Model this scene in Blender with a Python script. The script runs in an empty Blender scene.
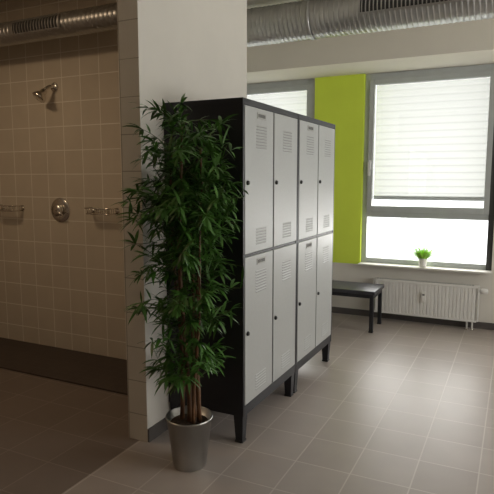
import bpy, bmesh, math, random
from mathutils import Vector, Matrix
random.seed(11)
PI = math.pi
SC = bpy.context.scene
C = SC.collection
try:
    SC.view_settings.view_transform = 'Standard'
    SC.view_settings.look = 'None'
except Exception: pass

# ------------------------------------------------------------ materials
def newmat(name):
    m = bpy.data.materials.new(name); m.use_nodes = True
    nt = m.node_tree; b = nt.nodes['Principled BSDF']
    return m, nt, b
def mat(name, col, rough=0.5, metal=0.0, noise=0.0, nscale=20.0, bump=0.0):
    m, nt, b = newmat(name)
    b.inputs['Roughness'].default_value = rough; b.inputs['Metallic'].default_value = metal
    b.inputs['Base Color'].default_value = (*col, 1)
    if noise or bump:
        tc = nt.nodes.new('ShaderNodeTexCoord')
        n = nt.nodes.new('ShaderNodeTexNoise'); n.inputs['Scale'].default_value = nscale
        n.inputs['Detail'].default_value = 4
        nt.links.new(tc.outputs['Object'], n.inputs['Vector'])
        if noise:
            r = nt.nodes.new('ShaderNodeValToRGB')
            r.color_ramp.elements[0].position = .3; r.color_ramp.elements[1].position = .7
            r.color_ramp.elements[0].color = (*[c*(1-noise) for c in col], 1)
            r.color_ramp.elements[1].color = (*[min(1, c*(1+noise)) for c in col], 1)
            nt.links.new(n.outputs['Fac'], r.inputs['Fac']); nt.links.new(r.outputs['Color'], b.inputs['Base Color'])
        if bump:
            bp = nt.nodes.new('ShaderNodeBump'); bp.inputs['Strength'].default_value = bump; bp.inputs['Distance'].default_value = .01
            nt.links.new(n.outputs['Fac'], bp.inputs['Height']); nt.links.new(bp.outputs['Normal'], b.inputs['Normal'])
    return m
def tilemat(name, axes, size, c1, c2, mortar, msize=.004, rough=.3, off=(0, 0), bump=.3):
    m, nt, b = newmat(name); L = nt.links.new
    tc = nt.nodes.new('ShaderNodeTexCoord'); sp = nt.nodes.new('ShaderNodeSeparateXYZ'); cb = nt.nodes.new('ShaderNodeCombineXYZ')
    L(tc.outputs['Object'], sp.inputs[0])
    for i, a in enumerate(axes):
        ad = nt.nodes.new('ShaderNodeMath'); ad.operation = 'ADD'; ad.inputs[1].default_value = off[i]+20*size
        L(sp.outputs['XYZ'.index(a)], ad.inputs[0]); L(ad.outputs[0], cb.inputs[i])
    br = nt.nodes.new('ShaderNodeTexBrick'); br.offset = 0; br.squash = 1
    br.inputs['Scale'].default_value = 1; br.inputs['Brick Width'].default_value = size; br.inputs['Row Height'].default_value = size
    br.inputs['Mortar Size'].default_value = msize; br.inputs['Mortar Smooth'].default_value = .3; br.inputs['Bias'].default_value = 0
    br.inputs['Color1'].default_value = (*c1, 1); br.inputs['Color2'].default_value = (*c2, 1); br.inputs['Mortar'].default_value = (*mortar, 1)
    L(cb.outputs[0], br.inputs['Vector'])
    n = nt.nodes.new('ShaderNodeTexNoise'); n.inputs['Scale'].default_value = 6; n.inputs['Detail'].default_value = 6
    L(tc.outputs['Object'], n.inputs['Vector'])
    r = nt.nodes.new('ShaderNodeMapRange'); r.inputs['To Min'].default_value = .86; r.inputs['To Max'].default_value = 1.0
    L(n.outputs['Fac'], r.inputs['Value'])
    vm = nt.nodes.new('ShaderNodeVectorMath'); vm.operation = 'SCALE'
    L(br.outputs['Color'], vm.inputs[0]); L(r.outputs[0], vm.inputs['Scale']); L(vm.outputs[0], b.inputs['Base Color'])
    bp = nt.nodes.new('ShaderNodeBump'); bp.invert = True; bp.inputs['Strength'].default_value = bump; bp.inputs['Distance'].default_value = .003
    L(br.outputs['Fac'], bp.inputs['Height']); L(bp.outputs['Normal'], b.inputs['Normal'])
    b.inputs['Roughness'].default_value = rough
    return m
M = {}
M['plaster'] = mat('plaster', (.74, .71, .65), .85, noise=.03, nscale=3, bump=.05)
M['hall'] = mat('hall_wall_low_bounce', (.42, .35, .28), .85, noise=.03, nscale=3, bump=.05)  # for unseen walls, coloured dark to cut bounced light
M['ceil'] = mat('ceiling_paint', (.82, .78, .69), .9, noise=.03, nscale=2)
M['green'] = mat('green_paint', (.74, .91, .09), .8, noise=.03, nscale=3)
wt = ((.70, .625, .51), (.73, .655, .54), (.96, .91, .81))
M['tile_xz'] = tilemat('white_tile_xz', 'XZ', .2, *wt, msize=.0045, rough=.22, off=(.07, .04))
M['tile_yz'] = tilemat('white_tile_yz', 'YZ', .2, *wt, msize=.0045, rough=.22, off=(.13, .04))
M['tile_end'] = tilemat('white_tile_end_face', 'XZ', .2, (.82, .77, .68), (.85, .80, .71), (.48, .43, .36), msize=.003, rough=.22, off=(-.02, .04))
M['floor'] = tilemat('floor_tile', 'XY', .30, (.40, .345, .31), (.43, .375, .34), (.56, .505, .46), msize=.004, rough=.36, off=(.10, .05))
M['floor_shaded'] = tilemat('shaded_floor_tile', 'XY', .30, (.20, .16, .138), (.22, .178, .155), (.29, .245, .21), msize=.004, rough=.5, off=(.10, .05))  # same tile as the main floor, with shade put into its colour
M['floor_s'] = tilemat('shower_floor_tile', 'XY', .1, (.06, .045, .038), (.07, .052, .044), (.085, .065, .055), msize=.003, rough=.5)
M['dark_base'] = mat('dark_skirting_tile', (.10, .09, .085), .4, noise=.1, nscale=8)
M['charcoal'] = mat('charcoal_powder_coat', (.015, .015, .020), .45, noise=.1, nscale=60, bump=.03)
M['door'] = mat('light_grey_powder_coat', (.42, .43, .425), .42, noise=.02, nscale=50, bump=.02)
M['slit'] = mat('vent_shadow_gap', (.24, .24, .24), .8, noise=.1)
M['grid'] = mat('grille_dark_gap', (.05, .05, .05), .8, noise=.1)
M['black'] = mat('black_plastic', (.015, .015, .015), .35, noise=.1)
M['paper'] = mat('paper_insert', (.40, .40, .38), .7, noise=.03)
M['ink'] = mat('dark_print', (.03, .03, .03), .7, noise=.1)
M['alu'] = mat('grey_window_aluminium', (.50, .53, .525), .45, .1, noise=.04, nscale=10)
M['darkalu'] = mat('dark_window_post', (.06, .06, .06), .5, .2, noise=.05, nscale=10)
M['chrome'] = mat('chrome', (.80, .77, .72), .2, 1, noise=.03)
M['silver'] = mat('silver_handle', (.80, .80, .80), .4, .2, noise=.03)
M['zinc'] = mat('galvanised_duct', (.50, .50, .49), .36, .9, noise=.05, nscale=5)
M['bucket'] = mat('zinc_bucket', (.55, .55, .54), .3, 1, noise=.06, nscale=9)
M['white'] = mat('white_enamel', (.82, .81, .78), .35, noise=.02)
M['sill'] = mat('sill_stone', (.68, .66, .61), .4, noise=.06, nscale=30)
M['cane'] = mat('brown_bamboo_cane', (.13, .06, .025), .55, noise=.35, nscale=18, bump=.2)
M['twig'] = mat('green_twig', (.07, .10, .02), .6, noise=.2)
M['leaf'] = mat('bamboo_leaf', (.055, .150, .022), .42, noise=.5, nscale=9)
M['grass'] = mat('bright_grass', (.38, .68, .08), .5, noise=.3, nscale=30)
M['soil'] = mat('dark_soil', (.04, .028, .02), .95, noise=.5, nscale=60, bump=.8)
m, nt, b = newmat('window_glass')
tr = nt.nodes.new('ShaderNodeBsdfTransparent'); gl = nt.nodes.new('ShaderNodeBsdfGlossy'); gl.inputs['Roughness'].default_value = .03
mx = nt.nodes.new('ShaderNodeMixShader'); mx.inputs[0].default_value = .05
nt.links.new(tr.outputs[0], mx.inputs[1]); nt.links.new(gl.outputs[0], mx.inputs[2]); nt.links.new(mx.outputs[0], nt.nodes['Material Output'].inputs[0])
M['glass'] = m
# pleated fabric: shade of the folds painted in as darker lines, pale panels between
m, nt, b = newmat('pleated_blind_fabric'); L = nt.links.new
tc = nt.nodes.new('ShaderNodeTexCoord'); sp = nt.nodes.new('ShaderNodeSeparateXYZ'); L(tc.outputs['Object'], sp.inputs[0])
md = nt.nodes.new('ShaderNodeMath'); md.operation = 'PINGPONG'; md.inputs[1].default_value = .036; L(sp.outputs['Z'], md.inputs[0])
rp = nt.nodes.new('ShaderNodeMapRange'); rp.inputs['From Min'].default_value = 0; rp.inputs['From Max'].default_value = .010
rp.inputs['To Min'].default_value = .135; rp.inputs['To Max'].default_value = .182; L(md.outputs[0], rp.inputs['Value'])
cb = nt.nodes.new('ShaderNodeCombineXYZ')
g2 = nt.nodes.new('ShaderNodeMath'); g2.operation = 'MULTIPLY'; g2.inputs[1].default_value = .97; L(rp.outputs[0], g2.inputs[0])
L(g2.outputs[0], cb.inputs[0]); L(rp.outputs[0], cb.inputs[1]); L(g2.outputs[0], cb.inputs[2])
tl = nt.nodes.new('ShaderNodeBsdfTranslucent'); L(cb.outputs[0], tl.inputs['Color'])
df = nt.nodes.new('ShaderNodeBsdfDiffuse'); df.inputs['Color'].default_value = (.6, .62, .58, 1)
ad = nt.nodes.new('ShaderNodeMixShader'); ad.inputs[0].default_value = .2
L(tl.outputs[0], ad.inputs[1]); L(df.outputs[0], ad.inputs[2]); L(ad.outputs[0], nt.nodes['Material Output'].inputs[0])
M['blind'] = m

# ------------------------------------------------------------ helpers
def box(bm, x0, x1, y0, y1, z0, z1, bev=0, mi=0):
    vs = [bm.verts.new((x, y, z)) for x in (x0, x1) for y in (y0, y1) for z in (z0, z1)]
    idx = [(0, 1, 3, 2), (4, 6, 7, 5), (0, 4, 5, 1), (2, 3, 7, 6), (0, 2, 6, 4), (1, 5, 7, 3)]
    fs = [bm.faces.new([vs[i] for i in f]) for f in idx]
    for f in fs: f.material_index = mi
    if bev:
        es = list({e for f in fs for e in f.edges})
        bmesh.ops.bevel(bm, geom=es, offset=bev, segments=2, affect='EDGES', profile=.5)
    return fs
def lathe(bm, prof, mx=Matrix(), seg=32, cap=True, smooth=True):
    rings = []
    for r, z in prof:
        rings.append([bm.verts.new(mx @ Vector((r*math.cos(2*PI*i/seg), r*math.sin(2*PI*i/seg), z))) for i in range(seg)])
    for a, b_ in zip(rings, rings[1:]):
        for i in range(seg):
            f = bm.faces.new((a[i], a[(i+1) % seg], b_[(i+1) % seg], b_[i])); f.smooth = smooth
    if cap:
        bm.faces.new(rings[0][::-1]); bm.faces.new(rings[-1])
def tube(bm, pts, rad, seg=10, cap=True):
    pts = [Vector(p) for p in pts]; n = len(pts)
    rs = rad if isinstance(rad, (list, tuple)) else [rad]*n
    up = None; rings = []
    for i, p in enumerate(pts):
        t = (pts[min(i+1, n-1)]-pts[max(i-1, 0)]).normalized()
        if up is None:
            up = Vector((0, 0, 1)) if abs(t.z) < .9 else Vector((1, 0, 0))
        u = (up - t*up.dot(t)).normalized(); w = t.cross(u); up = u
        rings.append([bm.verts.new(p+(u*math.cos(2*PI*k/seg)+w*math.sin(2*PI*k/seg))*rs[i]) for k in range(seg)])
    for a, b_ in zip(rings, rings[1:]):
        for k in range(seg):
            f = bm.faces.new((a[k], a[(k+1) % seg], b_[(k+1) % seg], b_[k])); f.smooth = True
    if cap:
        bm.faces.new(rings[0][::-1]); bm.faces.new(rings[-1])
def obj(name, bm, mats, parent=None, kind=None, loc=None):
    bmesh.ops.recalc_face_normals(bm, faces=bm.faces)
    me = bpy.data.meshes.new(name); bm.to_mesh(me); bm.free()
    if not isinstance(mats, (list, tuple)): mats = [mats]
    for q in mats: me.materials.append(q)
    o = bpy.data.objects.new(name, me); C.objects.link(o)
    if parent: o.parent = parent
    if loc: o.location = loc
    if kind: o['kind'] = kind
    return o
def thing(name, label, cat, loc=(0, 0, 0), rz=0, group=None):
    o = bpy.data.objects.new(name, None); C.objects.link(o); o.location = loc; o.rotation_euler = (0, 0, rz)
    o.empty_display_size = .1
    o['label'] = label; o['category'] = cat
    if group: o['group'] = group
    return o
def dup(root, loc, rz=0, label=None, kind=None):
    r = root.copy(); C.objects.link(r); r.location = loc; r.rotation_euler = (0, 0, rz)
    if label: r['label'] = label
    for ch in list(root.children):
        c = ch.copy(); C.objects.link(c); c.parent = r
        for g in ch.children:
            d = g.copy(); C.objects.link(d); d.parent = c
    return r
NB = bmesh.new

# ------------------------------------------------------------ room shell
XL, XR, YF, YB, ZC = -5.2, 2.4, -1.6, 5.97, 3.05
TH = .28                 # window wall thickness
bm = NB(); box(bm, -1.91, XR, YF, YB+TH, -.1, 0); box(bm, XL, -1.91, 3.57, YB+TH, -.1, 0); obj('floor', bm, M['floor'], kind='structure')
bm = NB(); box(bm, XL, -1.91, YF, 3.57, -.1, 0); obj('floor_left_shaded', bm, M['floor_shaded'], kind='structure')  # left floor, its shadow painted as a darker tile tone
bm = NB(); box(bm, XL-.1, XR+.1, YF-.1, YB+TH, ZC, ZC+.1); obj('ceiling', bm, M['ceil'], kind='structure')
bm = NB(); box(bm, XL-.1, XL, YF, YB+TH, 0, ZC); obj('wall_left', bm, M['hall'], kind='structure')
bm = NB(); box(bm, XL-.1, XR+.1, YF-.1, YF, 0, ZC); obj('wall_front', bm, M['hall'], kind='structure')
# window wall with openings
WX = -1.525
WIN = [(WX, -.19), (-3.42, -2.08), (.25, 1.59), (-5.1, -3.76)]  # rightmost window is unseen, added for light from the right
ZS, ZT = .58, 2.63
bm = NB()
box(bm, XL, XR+.1, YB, YB+TH, 0, ZS)
box(bm, XL, XR+.1, YB, YB+TH, ZT, ZC)
xs = [XL] + [x for w in sorted(WIN) for x in w] + [XR+.1]
for i in range(0, len(xs), 2):
    if abs(xs[i]+2.08) < .01: continue
    box(bm, xs[i], xs[i+1], YB, YB+TH, ZS, ZT)
obj('wall_back', bm, M['plaster'], kind='structure')
bm = NB(); box(bm, -2.08, WX, YB, YB+TH, ZS, ZT)
obj('wall_back_green', bm, M['green'], kind='structure')
bm = NB(); box(bm, XL, XR, 5.36, YB, ZT, ZC); obj('ceiling_beam', bm, M['ceil'], kind='structure')
# right wall; unseen opening added to let in side light for the lockers
bm = NB()
box(bm, XR, XR+.1, YF, 2.2, 0, ZC); box(bm, XR, XR+.1, 4.6, YB, 0, ZC)
box(bm, XR, XR+.1, 2.2, 4.6, 0, .9); box(bm, XR, XR+.1, 2.2, 4.6, 2.5, ZC)
obj('wall_right', bm, M['plaster'], kind='structure')
# shower partition and shower back wall
def facemat(o):
    for p in o.data.polygons:
        n = p.normal
        p.material_index = 1 if n.y < -.9 else (2 if n.x < -.9 else 0)
bm = NB(); box(bm, -1.985, -1.85, 2.47, 3.57, 0, ZC)
facemat(obj('wall_partition', bm, [M['plaster'], M['tile_end'], M['tile_yz']], kind='structure'))
bm = NB(); box(bm, XL, -1.85, 3.57, 3.78, 0, ZC)
facemat(obj('wall_shower', bm, [M['plaster'], M['tile_xz'], M['plaster']], kind='structure'))
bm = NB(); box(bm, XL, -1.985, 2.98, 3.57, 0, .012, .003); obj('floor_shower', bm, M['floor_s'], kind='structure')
bm = NB(); box(bm, -1.85, -1.838, 2.47, 3.78, 0, .08, .002); obj('baseboard_partition', bm, M['dark_base'], kind='structure')
bm = NB(); box(bm, XL, XR, YB-.012, YB, 0, .07, .002); obj('baseboard_back', bm, M['dark_base'], kind='structure')

# ------------------------------------------------------------ windows
def window(n, x0, x1):
    w = bpy.data.objects.new('window_%d' % n, None); C.objects.link(w); w['kind'] = 'structure'
    w.location = (x0, YB, 0); W = x1-x0
    a, b_ = .045, .105
    bm = NB()                                   # fixed frame
    box(bm, 0, .055, a, b_, ZS, ZT, .004); box(bm, .055, W-.055, a, b_, ZT-.07, ZT, .004)
    box(bm, .055, W-.055, a, b_, ZS, .655, .004); box(bm, .055, W-.055, a, b_, 1.105, 1.165, .004)
    obj('window_frame', bm, M['alu'], w)
    bm = NB(); box(bm, W-.055, W, a-.02, b_, ZS, ZT, .004); obj('window_post', bm, M['darkalu'] if n == 1 else M['alu'], w)
    bm = NB()                                   # tilting sash
    s0, s1, z0, z1 = .05, W-.05, 1.16, ZT-.065
    box(bm, s0, s0+.055, a-.02, a+.04, z0, z1, .004); box(bm, s1-.055, s1, a-.02, a+.04, z0, z1, .004)
    box(bm, s0+.055, s1-.055, a-.02, a+.04, z0, z0+.068, .004); box(bm, s0+.055, s1-.055, a-.02, a+.04, z1-.055, z1, .004)
    sash = obj('sash', bm, M['alu'], w)
    bm = NB(); box(bm, s0+.013, s0+.041, a-.030, a-.018, 1.62, 1.72, .003)
    box(bm, s0+.019, s0+.035, a-.055, a-.03, 1.685, 1.70, .003); box(bm, s0+.012, s0+.040, a-.066, a-.05, 1.55, 1.70, .004)
    obj('handle', bm, M['silver'], sash)
    bm = NB(); box(bm, s0+.05, s1-.05, a+.012, a+.018, z0+.055, z1-.05); obj('pane', bm, M['glass'], sash)
    bm = NB(); box(bm, .05, W-.05, a+.02, a+.026, .65, 1.11); obj('pane', bm, M['glass'], w)
    bm = NB()                                   # pleated blind behind the upper glass
    top, bot, k = z1-.055, 1.335, 32; prev = None
    for i in range(k+1):
        z = top+(bot-top)*i/k; y = a+.044+(.005 if i % 2 else 0)
        cur = (bm.verts.new((s0+.058, y, z)), bm.verts.new((s1-.058, y, z)))
        if prev: bm.faces.new((prev[0], prev[1], cur[1], cur[0]))
        prev = cur
    bl = obj('pleated_blind', bm, M['blind'], w)
    bm = NB(); box(bm, s0+.058, s1-.058, a+.04, a+.06, 1.295, 1.335, .003); obj('blind_rail', bm, M['alu'], bl)
    bm = NB(); box(bm, -.0, W, -.10, a, ZS, ZS+.022, .004); obj('window_sill', bm, M['sill'], w)
for i, (x0, x1) in enumerate(WIN): window(i+1, x0, x1)

# ------------------------------------------------------------ lockers
UW, UD = .829, .51
def make_locker(label):
    t = thing('locker', label, 'locker', (-1.592, 3.1005, 0), 0, 'two-tier lockers standing side by side')
    hw, hd, z0, z1, s = UW/2, UD/2, .165, 1.95, .018
    bm = NB()
    box(bm, -hd, hd, -hw, -hw+s, z0, z1, .002); box(bm, -hd, hd, hw-s, hw, z0, z1, .002)
    box(bm, -hd, hd, -hw+s, hw-s, z1-.034, z1, .002); box(bm, -hd, hd, -hw+s, hw-s, z0, .225, .002)
    box(bm, -hd, -hd+.004, -hw+s, hw-s, .225, z1-.034)
    box(bm, -hd+.004, hd-.004, -.006, .006, .225, z1-.034)
    for a, b_ in ((-hw+s, -.006), (.006, hw-s)): box(bm, -hd+.004, hd-.003, a, b_, 1.086, 1.098)
    obj('body', bm, M['charcoal'], t)
    for y in (-hw+.035, hw-.035):
        for x in (-hd+.035, hd-.035):
            bm = NB()
            top = [(x-.03, y-.03), (x+.03, y-.03), (x+.03, y+.03), (x-.03, y+.03)]
            vt = [bm.verts.new((p[0], p[1], .165)) for p in top]
            vb = [bm.verts.new((x+(p[0]-x)*.72, y+(p[1]-y)*.72, .012)) for p in top]
            bm.faces.new(vt); bm.faces.new(vb[::-1])
            for i in range(4): bm.faces.new((vb[i], vb[(i+1) % 4], vt[(i+1) % 4], vt[i]))
            lg = obj('leg', bm, M['charcoal'], t)
            bm = NB(); box(bm, x-.026, x+.026, y-.026, y+.026, 0, .014, .003); obj('foot_pad', bm, M['black'], lg)
    for c in range(2):
        ya, yb = ((-hw+s+.003, -.006-.002), (.006+.002, hw-s-.003))[c]
        for (za, zb) in ((.228, 1.083), (1.101, 1.913)):
            bm = NB(); box(bm, hd-.02, hd+.002, ya, yb, za, zb, .003)
            d = obj('door', bm, M['door'], t)
            ym = (ya+yb)/2+.02
            for zc, n in ((zb-.105, 8), (za+.125, 6)):
                bm = NB()
                # pressed vent: row of hooded slits
                for k in range(n):
                    z = zc-k*.017
                    box(bm, hd+.0019, hd+.0026, ym-.070, ym+.070, z+.0015, z+.0045, 0, 1)
                    v = [bm.verts.new(p) for p in ((hd+.0019, ym-.075, z+.012), (hd+.0019, ym+.075, z+.012), (hd+.0045, ym+.072, z+.006), (hd+.0045, ym-.072, z+.006),
                                                   (hd+.0019, ym-.075, z+.006), (hd+.0019, ym+.075, z+.006))]
                    for f in ((0, 1, 2, 3), (3, 2, 5, 4), (0, 3, 4), (1, 5, 2)): bm.faces.new([v[i] for i in f])
                obj('vent_louvers', bm, [M['door'], M['slit']], d)
            bm = NB(); mx = Matrix.Translation((hd+.002, ya+.028, (za+zb)/2-.01)) @ Matrix.Rotation(PI/2, 4, 'Y')
            lathe(bm, [(.013, 0), (.013, .006), (.010, .012), (.004, .013)], mx, 16)
            obj('lock', bm, M['black'], d)
            if c == 0:
                bm = NB(); y0 = ym-.06; zp = zb-.058
                box(bm, hd+.002, hd+.005, y0, y0+.12, zp, zp+.034, 0, 0)
                for q in range(6):
                    box(bm, hd+.005, hd+.0056, y0+.012+q*.0165, y0+.022+q*.0165, zp+.008, zp+.027, 0, 1)
                obj('name_plate', bm, [M['paper'], M['ink']], d)
    return t
L1 = make_locker('charcoal two-tier locker unit with light grey doors directly behind the potted bamboo')
L2 = dup(L1, (-1.592, 3.9335, 0), 0, 'charcoal two-tier locker unit with light grey doors, farther one nearest the window and bench')

# ------------------------------------------------------------ potted bamboo
PX, PY = -1.50, 2.37
t = thing('potted_bamboo', 'tall bushy artificial bamboo plant in galvanised metal bucket beside the lockers', 'plant', (PX, PY, 0))
bm = NB()
lathe(bm, [(.0, .002), (.084, 0), (.088, .004), (.120, .262), (.125, .264), (.127, .270), (.124, .275), (.119, .273), (.112, .225), (0, .222)], seg=48, cap=False)
obj('pot', bm, M['bucket'], t)
bm = NB(); lathe(bm, [(0, .224), (.109, .226), (.10, .240), (.05, .248), (0, .249)], seg=32, cap=False); obj('soil', bm, M['soil'], t)
def ok(p):
    x, y = p.x+PX, p.y+PY
    if y > 2.655: return False
    if x < -1.82 and y > 2.43: return False
    if x > -1.21 - max(0, (y-2.35))*.2: return False
    return p.z > .3 and p.z < 1.93
canes = []
for k, (bx, by, tx, ty, hgt, r) in enumerate(((-.045, .0, -.11, .03, 1.66, .012), (.0, -.02, -.02, -.03, 1.79, .013), (.045, .02, .06, .03, 1.66, .012), (.01, .045, -.05, .10, 1.48, .010), (.05, -.035, .11, -.03, 1.36, .009))):
    pts = []; rs = []
    for i in range(25):
        f = i/24; z = .235+(hgt-.235)*f
        pts.append(Vector((bx+(tx-bx)*f+.012*math.sin(f*7+k), by+(ty-by)*f+.01*math.sin(f*5+2*k), z)))
        rs.append((r*(1-.6*f))*(1.22 if i % 3 == 0 else 1))
    bm = NB(); tube(bm, pts, rs, 10); obj('cane', bm, M['cane'], t)
    canes.append(pts)
def leaf(bm, p, d, L, w):
    d = d.normalized(); side = d.cross(Vector((0, 0, 1)))
    if side.length < .1: side = Vector((1, 0, 0))
    side.normalize(); side = (side + Vector((0, 0, random.uniform(-.6, .6)))).normalized()
    q = p.copy(); dd = d.copy(); prev = None
    ws = (.25, .9, 1, .65, .0)
    pts = []
    for i in range(5):
        pts.append((q.copy(), ws[i]*w)); dd = (dd+Vector((0, 0, -.2))).normalized(); q = q+dd*L/4
    if not all(ok(a) for a, _ in pts): return
    for i, (a, ww) in enumerate(pts):
        if i == 4: cur = (bm.verts.new(a),)
        else: cur = (bm.verts.new(a-side*ww), bm.verts.new(a+side*ww))
        if prev:
            f = bm.faces.new((prev[0], prev[1], cur[1], cur[0])) if len(cur) == 2 else bm.faces.new((prev[0], prev[1], cur[0]))
            f.smooth = True
        prev = cur
bt = NB(); bl = NB()
for i in range(250):
    c = random.choice(canes)
    zt = .44+1.35*(i+random.random())/250
    if zt < 1.0 and random.random() < .36: zt += random.uniform(.3, .7)
    j = min(range(len(c)), key=lambda q: abs(c[q].z-zt)); p0 = c[j].copy()
    az = random.uniform(0, 2*PI); el = random.uniform(.05, 1.05)
    reach = .32 if zt > .95 else .25
    if math.cos(az) < -.2 and 1.1 < zt < 1.5: reach = .38
    if zt > 1.55: reach = .22
    L = (.3+.7*random.random()**.9)*reach
    d = Vector((math.cos(az)*math.cos(el), math.sin(az)*math.cos(el), math.sin(el)))
    pts = [p0]; q = p0.copy(); dd = d.copy()
    for s in range(4):
        q = q+dd*L/4; dd = (dd+Vector((0, 0, -.12))).normalized(); pts.append(q.copy())
    k = 0
    while k < len(pts) and ok(pts[k]): k += 1
    pts = pts[:k]
    if len(pts) < 2: continue
    tube(bt, pts, [.0022*(1-.15*s) for s in range(len(pts))], 5, cap=False)
    for s in range(1, len(pts)):
        nl = 4 if s < len(pts)-1 else 8
        if s == 1: nl = 1
        dirn = (pts[s]-pts[s-1]).normalized()
        for n in range(nl):
            v = (dirn*.7+Vector((random.uniform(-1, 1), random.uniform(-1, 1), random.uniform(-.6, .7)))).normalized()
            leaf(bl, pts[s], v, random.uniform(.06, .12), random.uniform(.006, .0095))
obj('branches', bt, M['twig'], t); obj('leaves', bl, M['leaf'], t)

# ------------------------------------------------------------ bench
BX0, BX1, BY0, BY1, BH = -3.0, -1.20, 5.30, 5.74, .42
t = thing('bench', 'low dark bench standing under the window in front of the radiator', 'bench', ((BX0+BX1)/2, (BY0+BY1)/2, 0))
hx, hy = (BX1-BX0)/2, (BY1-BY0)/2
bm = NB(); box(bm, -hx, hx, -hy, hy, BH-.035, BH, .006); obj('seat', bm, mat('dark_bench_board', (.045, .045, .055), .35, noise=.1), t)
bm = NB()
box(bm, -hx+.03, hx-.03, -hy+.02, -hy+.045, BH-.075, BH-.035, .002); box(bm, -hx+.03, hx-.03, hy-.045, hy-.02, BH-.075, BH-.035, .002)
for s in (-1, 1): box(bm, s*(hx-.03)-.015, s*(hx-.03)+.015, -hy+.045, hy-.045, BH-.075, BH-.035, .002)
obj('frame', bm, M['charcoal'], t)
for sx in (-1, 1):
    for sy in (-1, 1):
        x, y = sx*(hx-.035), sy*(hy-.035)
        bm = NB(); box(bm, x-.018, x+.018, y-.018, y+.018, .012, BH-.035, .003); lg = obj('leg', bm, M['charcoal'], t)
        bm = NB(); box(bm, x-.021, x+.021, y-.021, y+.021, 0, .014, .003); obj('foot_cap', bm, M['black'], lg)

# ------------------------------------------------------------ radiator
RX0, RX1, RY0, RY1, RZ0, RZ1 = -1.34, -.29, 5.85, 5.925, .085, .455
t = thing('radiator', 'white ribbed panel radiator mounted under the window sill', 'radiator', ((RX0+RX1)/2, (RY0+RY1)/2, 0))
hx, hy = (RX1-RX0)/2, (RY1-RY0)/2
bm = NB(); n = 28; x = -hx+.02; st = (2*hx-.04)/n; prof = []
for i in range(n):
    xx = x+i*st
    prof += [(xx, -hy), (xx+st*.6, -hy), (xx+st*.7, -hy+.008), (xx+st*.9, -hy+.008)]
prof.append((hx-.02, -hy))
za, zb = RZ0+.02, RZ1-.025
for i in range(len(prof)-1):
    p, q = prof[i], prof[i+1]
    v = [bm.verts.new(a) for a in ((p[0], p[1], za), (q[0], q[1], za), (q[0], q[1], zb), (p[0], p[1], zb))]; bm.faces.new(v)
bmesh.ops.remove_doubles(bm, verts=bm.verts, dist=1e-5)
box(bm, -hx+.02, hx-.02, -hy+.016, -hy+.024, za, zb)
box(bm, -hx+.01, hx-.01, -hy-.002, -hy+.018, za-.02, za, .004); box(bm, -hx+.01, hx-.01, -hy-.002, -hy+.018, zb, zb+.02, .004)
box(bm, -hx+.02, hx-.02, hy-.012, hy, za, zb)
obj('panel', bm, M['white'], t)
bm = NB(); box(bm, -hx, hx, -hy-.002, hy, RZ1-.006, RZ1, .002)
for i in range(37): box(bm, -hx+.03+i*.0265, -hx+.045+i*.0265, -hy+.02, hy-.014, RZ1, RZ1+.001, 0, 1)
obj('top_grille', bm, [M['white'], M['slit']], t)
for s in (-1, 1):
    bm = NB(); box(bm, s*hx-.006, s*hx+.006, -hy, hy, RZ0+.01, RZ1-.004, .002); obj('side_cover', bm, M['white'], t)
bm = NB(); box(bm, -.02, .02, -hy-.028, -hy, .25, .36, .006); box(bm, -.012, .012, -hy-.0285, -hy-.0275, .32, .335, 0, 1); obj('heat_meter', bm, [M['white'], M['grid']], t)
bm = NB(); lathe(bm, [(.016, 0), (.026, .006), (.030, .03), (.028, .07), (.016, .078)], Matrix.Translation((hx+.006, -.01, RZ1-.05)) @ Matrix.Rotation(PI/2, 4, 'Y'), 20)
obj('thermostat_valve', bm, M['white'], t)
for dx in (-.10, -.05):
    bm = NB(); tube(bm, [(hx+dx, 0, RZ0+.03), (hx+dx, 0, .0)], .009, 10)
    p = obj('pipe', bm, M['white'], t)
    bm = NB(); lathe(bm, [(.024, 0), (.022, .008), (.01, .012)], Matrix.Translation((hx+dx, 0, 0)), 20); obj('pipe_rosette', bm, M['chrome'], p)
for s in (-1, 1):
    bm = NB(); box(bm, s*hx*.75-.02, s*hx*.75+.02, hy, YB-.001-(RY0+RY1)/2, .15, .38, .002); obj('wall_bracket', bm, M['white'], t)

# ------------------------------------------------------------ sill plant
SP = (-.85, 5.928, ZS+.022)
t = thing('potted_grass', 'small bright green grass plant in white pot on the window sill', 'plant', SP)
bm = NB(); lathe(bm, [(0, .001), (.032, 0), (.035, .004), (.046, .086), (.049, .088), (.048, .094), (.043, .092), (.041, .076), (0, .074)], seg=28, cap=False); obj('pot', bm, M['white'], t)
bm = NB(); lathe(bm, [(0, .075), (.040, .077), (.02, .083), (0, .084)], seg=20, cap=False); obj('soil', bm, M['soil'], t)
bm = NB()
for i in range(340):
    a = random.uniform(0, 2*PI); r = .034*math.sqrt(random.random()); p = Vector((r*math.cos(a), r*math.sin(a), .078))
    d = Vector((math.cos(a)*r*34+random.uniform(-.5, .5), (math.sin(a)*r*12+random.uniform(-.2, .2))-.1, 1)).normalized()
    L = random.uniform(.08, .165); sd = Vector((math.cos(a+1.5), math.sin(a+1.5), 0)); prev = None
    for s in range(4):
        w = (.0028, .0034, .0024, .0003)[s]; cur = (bm.verts.new(p-sd*w), bm.verts.new(p+sd*w))
        if prev: bm.faces.new((prev[0], prev[1], cur[1], cur[0]))
        prev = cur; p = p+d*L/3; d = (d+Vector((math.cos(a)*.15, math.sin(a)*.08, -.12))).normalized()
obj('leaves', bm, M['grass'], t)

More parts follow.
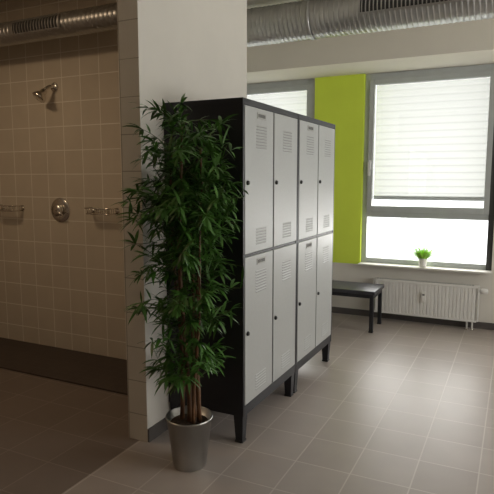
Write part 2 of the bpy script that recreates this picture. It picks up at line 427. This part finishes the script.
# ------------------------------------------------------------ ducts
def duct(label, x0, x1, y, z, r, pitch, gx0, gx1, hang, gang):
    t = thing('ventilation_duct', label, 'duct', ((x0+x1)/2, y, z)); h = (x1-x0)/2
    bm = NB(); seg = 40; n = int((x1-x0)/(pitch/10)); rings = []
    for i in range(n+1):
        x = -h+2*h*i/n; ring = []
        for k in range(seg):
            ph = 2*PI*k/seg; fr = (x/pitch-k/seg) % 1
            rr = r+.004*max(0, math.cos((fr-.5)*2*PI))**3
            ring.append(bm.verts.new((x, rr*math.cos(ph), rr*math.sin(ph))))
        rings.append(ring)
    for a, b_ in zip(rings, rings[1:]):
        for k in range(seg):
            bm.faces.new((a[k], a[(k+1) % seg], b_[(k+1) % seg], b_[k])).smooth = True
    obj('pipe', bm, M['zinc'], t)
    # curved supply grille
    cx = (x0+x1)/2; g0, g1 = gx0-cx, gx1-cx
    def arc(bm, xa, xb, a0, a1, ro, ri, k=10, mi=0):
        prev = None; first = None
        for i in range(k+1):
            a = a0+(a1-a0)*i/k
            c, s = -math.cos(a), math.sin(a)
            cur = [bm.verts.new((xx, q*c, q*s)) for xx, q in ((xa, ri), (xa, ro), (xb, ro), (xb, ri))]
            if prev:
                for j in range(4):
                    f = bm.faces.new((prev[j], prev[(j+1) % 4], cur[(j+1) % 4], cur[j])); f.material_index = mi
            else: bm.faces.new(cur).material_index = mi
            prev = cur
        bm.faces.new(prev[::-1]).material_index = mi
    a0, a1 = gang
    bm = NB()
    arc(bm, g0, g1, a0, a0+.1, r+.016, r); arc(bm, g0, g1, a1-.1, a1, r+.016, r)
    arc(bm, g0, g0+.02, a0+.1, a1-.1, r+.016, r); arc(bm, g1-.02, g1, a0+.1, a1-.1, r+.016, r)
    arc(bm, g0+.02, g1-.02, a0+.1, a1-.1, r+.0085, r+.005, mi=1)
    k = int((g1-g0-.04)/.03)
    for i in range(k):
        xx = g0+.03+i*(g1-g0-.05)/k; arc(bm, xx, xx+.008, a0+.1, a1-.1, r+.014, r+.006)
    obj('vent_grille', bm, [M['zinc'], M['grid']], t)
    for hx_ in hang:
        x = hx_-cx
        bm = NB()
        lathe(bm, [(r+.005, -.015), (r+.010, -.015), (r+.010, .015), (r+.005, .015)], Matrix.Translation((x, 0, 0)) @ Matrix.Rotation(PI/2, 4, 'Y'), 36, cap=False)
        if ZC-z-r > .03: tube(bm, [(x, 0, r+.008), (x, 0, ZC-z)], .005, 8)
        obj('hanger', bm, M['zinc'], t)
duct('large silver spiral ventilation duct under the ceiling in front of the windows', XL+.01, XR-.01, 4.58, 2.85, .155, .04, -1.20, -.42, (-3.6, -1.62, 1.2), (-.35, .6))
duct('slim silver ventilation duct running along the top of the tiled shower wall', XL+.01, -1.995, 3.30, 2.68, .085, .04, -3.62, -3.12, (-4.2, -2.45), (-.5, .6))

# ------------------------------------------------------------ shower fittings
WY = 3.571
t = thing('overhead_shower', 'small chrome shower head on wall arm high on the tiles', 'shower head', (-3.55, WY, 2.285))
bm = NB(); RX90 = Matrix.Rotation(PI/2, 4, 'X')
lathe(bm, [(.040, 0), (.040, .008), (.030, .018), (.016, .02)], RX90, 24); obj('wall_flange', bm, M['chrome'], t)
bm = NB(); tube(bm, [(0, 0, 0), (-.005, -.035, .002), (-.012, -.06, -.006), (-.02, -.08, -.022), (-.026, -.09, -.04)], .016, 12); obj('arm', bm, M['chrome'], t)
bm = NB(); mx = Matrix.Translation((-.025, -.088, -.035)) @ Matrix.Rotation(.35, 4, 'Y') @ Matrix.Rotation(PI-.6, 4, 'X')
lathe(bm, [(.020, -.005), (.026, .012), (.026, .030), (.040, .044), (.056, .070), (.058, .088), (.050, .092), (.0, .092)], mx, 28, cap=False); obj('spray_head', bm, M['chrome'], t)
t = thing('shower_valve', 'round chrome shower mixer valve with lever on the tiled wall', 'shower valve', (-3.54, WY, 1.25))
bm = NB(); lathe(bm, [(.108, 0), (.108, .004), (.100, .012), (.050, .016)], RX90, 40); obj('face_plate', bm, M['chrome'], t)
bm = NB(); lathe(bm, [(.052, .012), (.052, .045), (.046, .058), (.01, .060)], RX90, 28); obj('knob', bm, M['chrome'], t)
bm = NB(); tube(bm, [(0, -.05, 0), (.03, -.062, -.015), (.085, -.07, -.035)], [.012, .012, .008], 10); obj('lever', bm, M['chrome'], t)
def basket(x, label):
    t = thing('soap_basket', label, 'soap basket', (x, WY, 1.25), 0, 'chrome wire soap baskets on the tiles')
    bm = NB(); w, dp = .135, .12
    def loop(z, w, dp):
        pts = [(-w, 0, z), (-w, -dp*.6, z)]
        for i in range(1, 6): a = PI/2*i/6; pts.append((-w+.03*(1-math.cos(a)), -dp*.6-.04*math.sin(a), z))
        pts += [(-x_, y_, z_) for x_, y_, z_ in pts[::-1]]
        tube(bm, pts, .0055, 8)
    loop(0.03, w, dp); loop(-.015, w-.006, dp-.006)
    obj('rim', bm, M['chrome'], t)
    bm = NB()
    for i in range(11):
        xx = -.11+i*.022; tube(bm, [(xx, -.002, .03), (xx, -.004, -.015), (xx, -.107 if abs(xx) < .09 else -.09, -.015), (xx, -.112 if abs(xx) < .09 else -.095, .03)], .003, 6)
    obj('wire_grid', bm, M['chrome'], t)
    for s in (-1, 1):
        bm = NB(); lathe(bm, [(.018, 0), (.018, .008), (.008, .014)], Matrix.Translation((s*.130, 0, .006)) @ RX90, 16); obj('wall_mount', bm, M['chrome'], t)
basket(-4.12, 'chrome wire soap basket on the tiles left of the round shower valve')
basket(-3.05, 'chrome wire soap basket on the tiles between shower valve and white partition')

# ------------------------------------------------------------ lights
w = bpy.data.worlds.new('World'); SC.world = w; w.use_nodes = True
bg = w.node_tree.nodes['Background']; bg.inputs[0].default_value = (.97, 1, 1, 1); bg.inputs[1].default_value = 2.2
def area(name, loc, rot, sx, sy, power, col):
    l = bpy.data.lights.new(name, 'AREA'); l.shape = 'RECTANGLE'; l.size = sx; l.size_y = sy; l.energy = power; l.color = col
    o = bpy.data.objects.new(name, l); C.objects.link(o); o.location = loc; o.rotation_euler = rot
for i, (x0, x1) in enumerate(WIN[:3]):  # includes a lamp behind the added unseen window
    area('window_daylight', ((x0+x1)/2, YB+.75, 1.7), (-PI/2, 0, 0), 1.6, 2.1, 78, (1, .975, .93))
area('side_fill', (XR+.4, 3.4, 1.7), (0, PI/2, 0), 1.6, 2.4, 43, (1, .95, .87))  # added fill through the unseen side opening, brightens the locker fronts
area('hall_warm_fill', (-3.6, 1.9, 3.0), (0, 0, 0), .5, .5, 12, (1, .72, .46))  # added warm fill without a fitting, brightens the shower side

cam = bpy.data.cameras.new('Camera'); co = bpy.data.objects.new('Camera', cam); C.objects.link(co)
co.location = (0, 0, 1.518); co.rotation_euler = (math.radians(90-7.05), 0, math.radians(26.06))
cam.sensor_width = 36; cam.lens = 550/494*36; cam.clip_start = .05
SC.camera = co
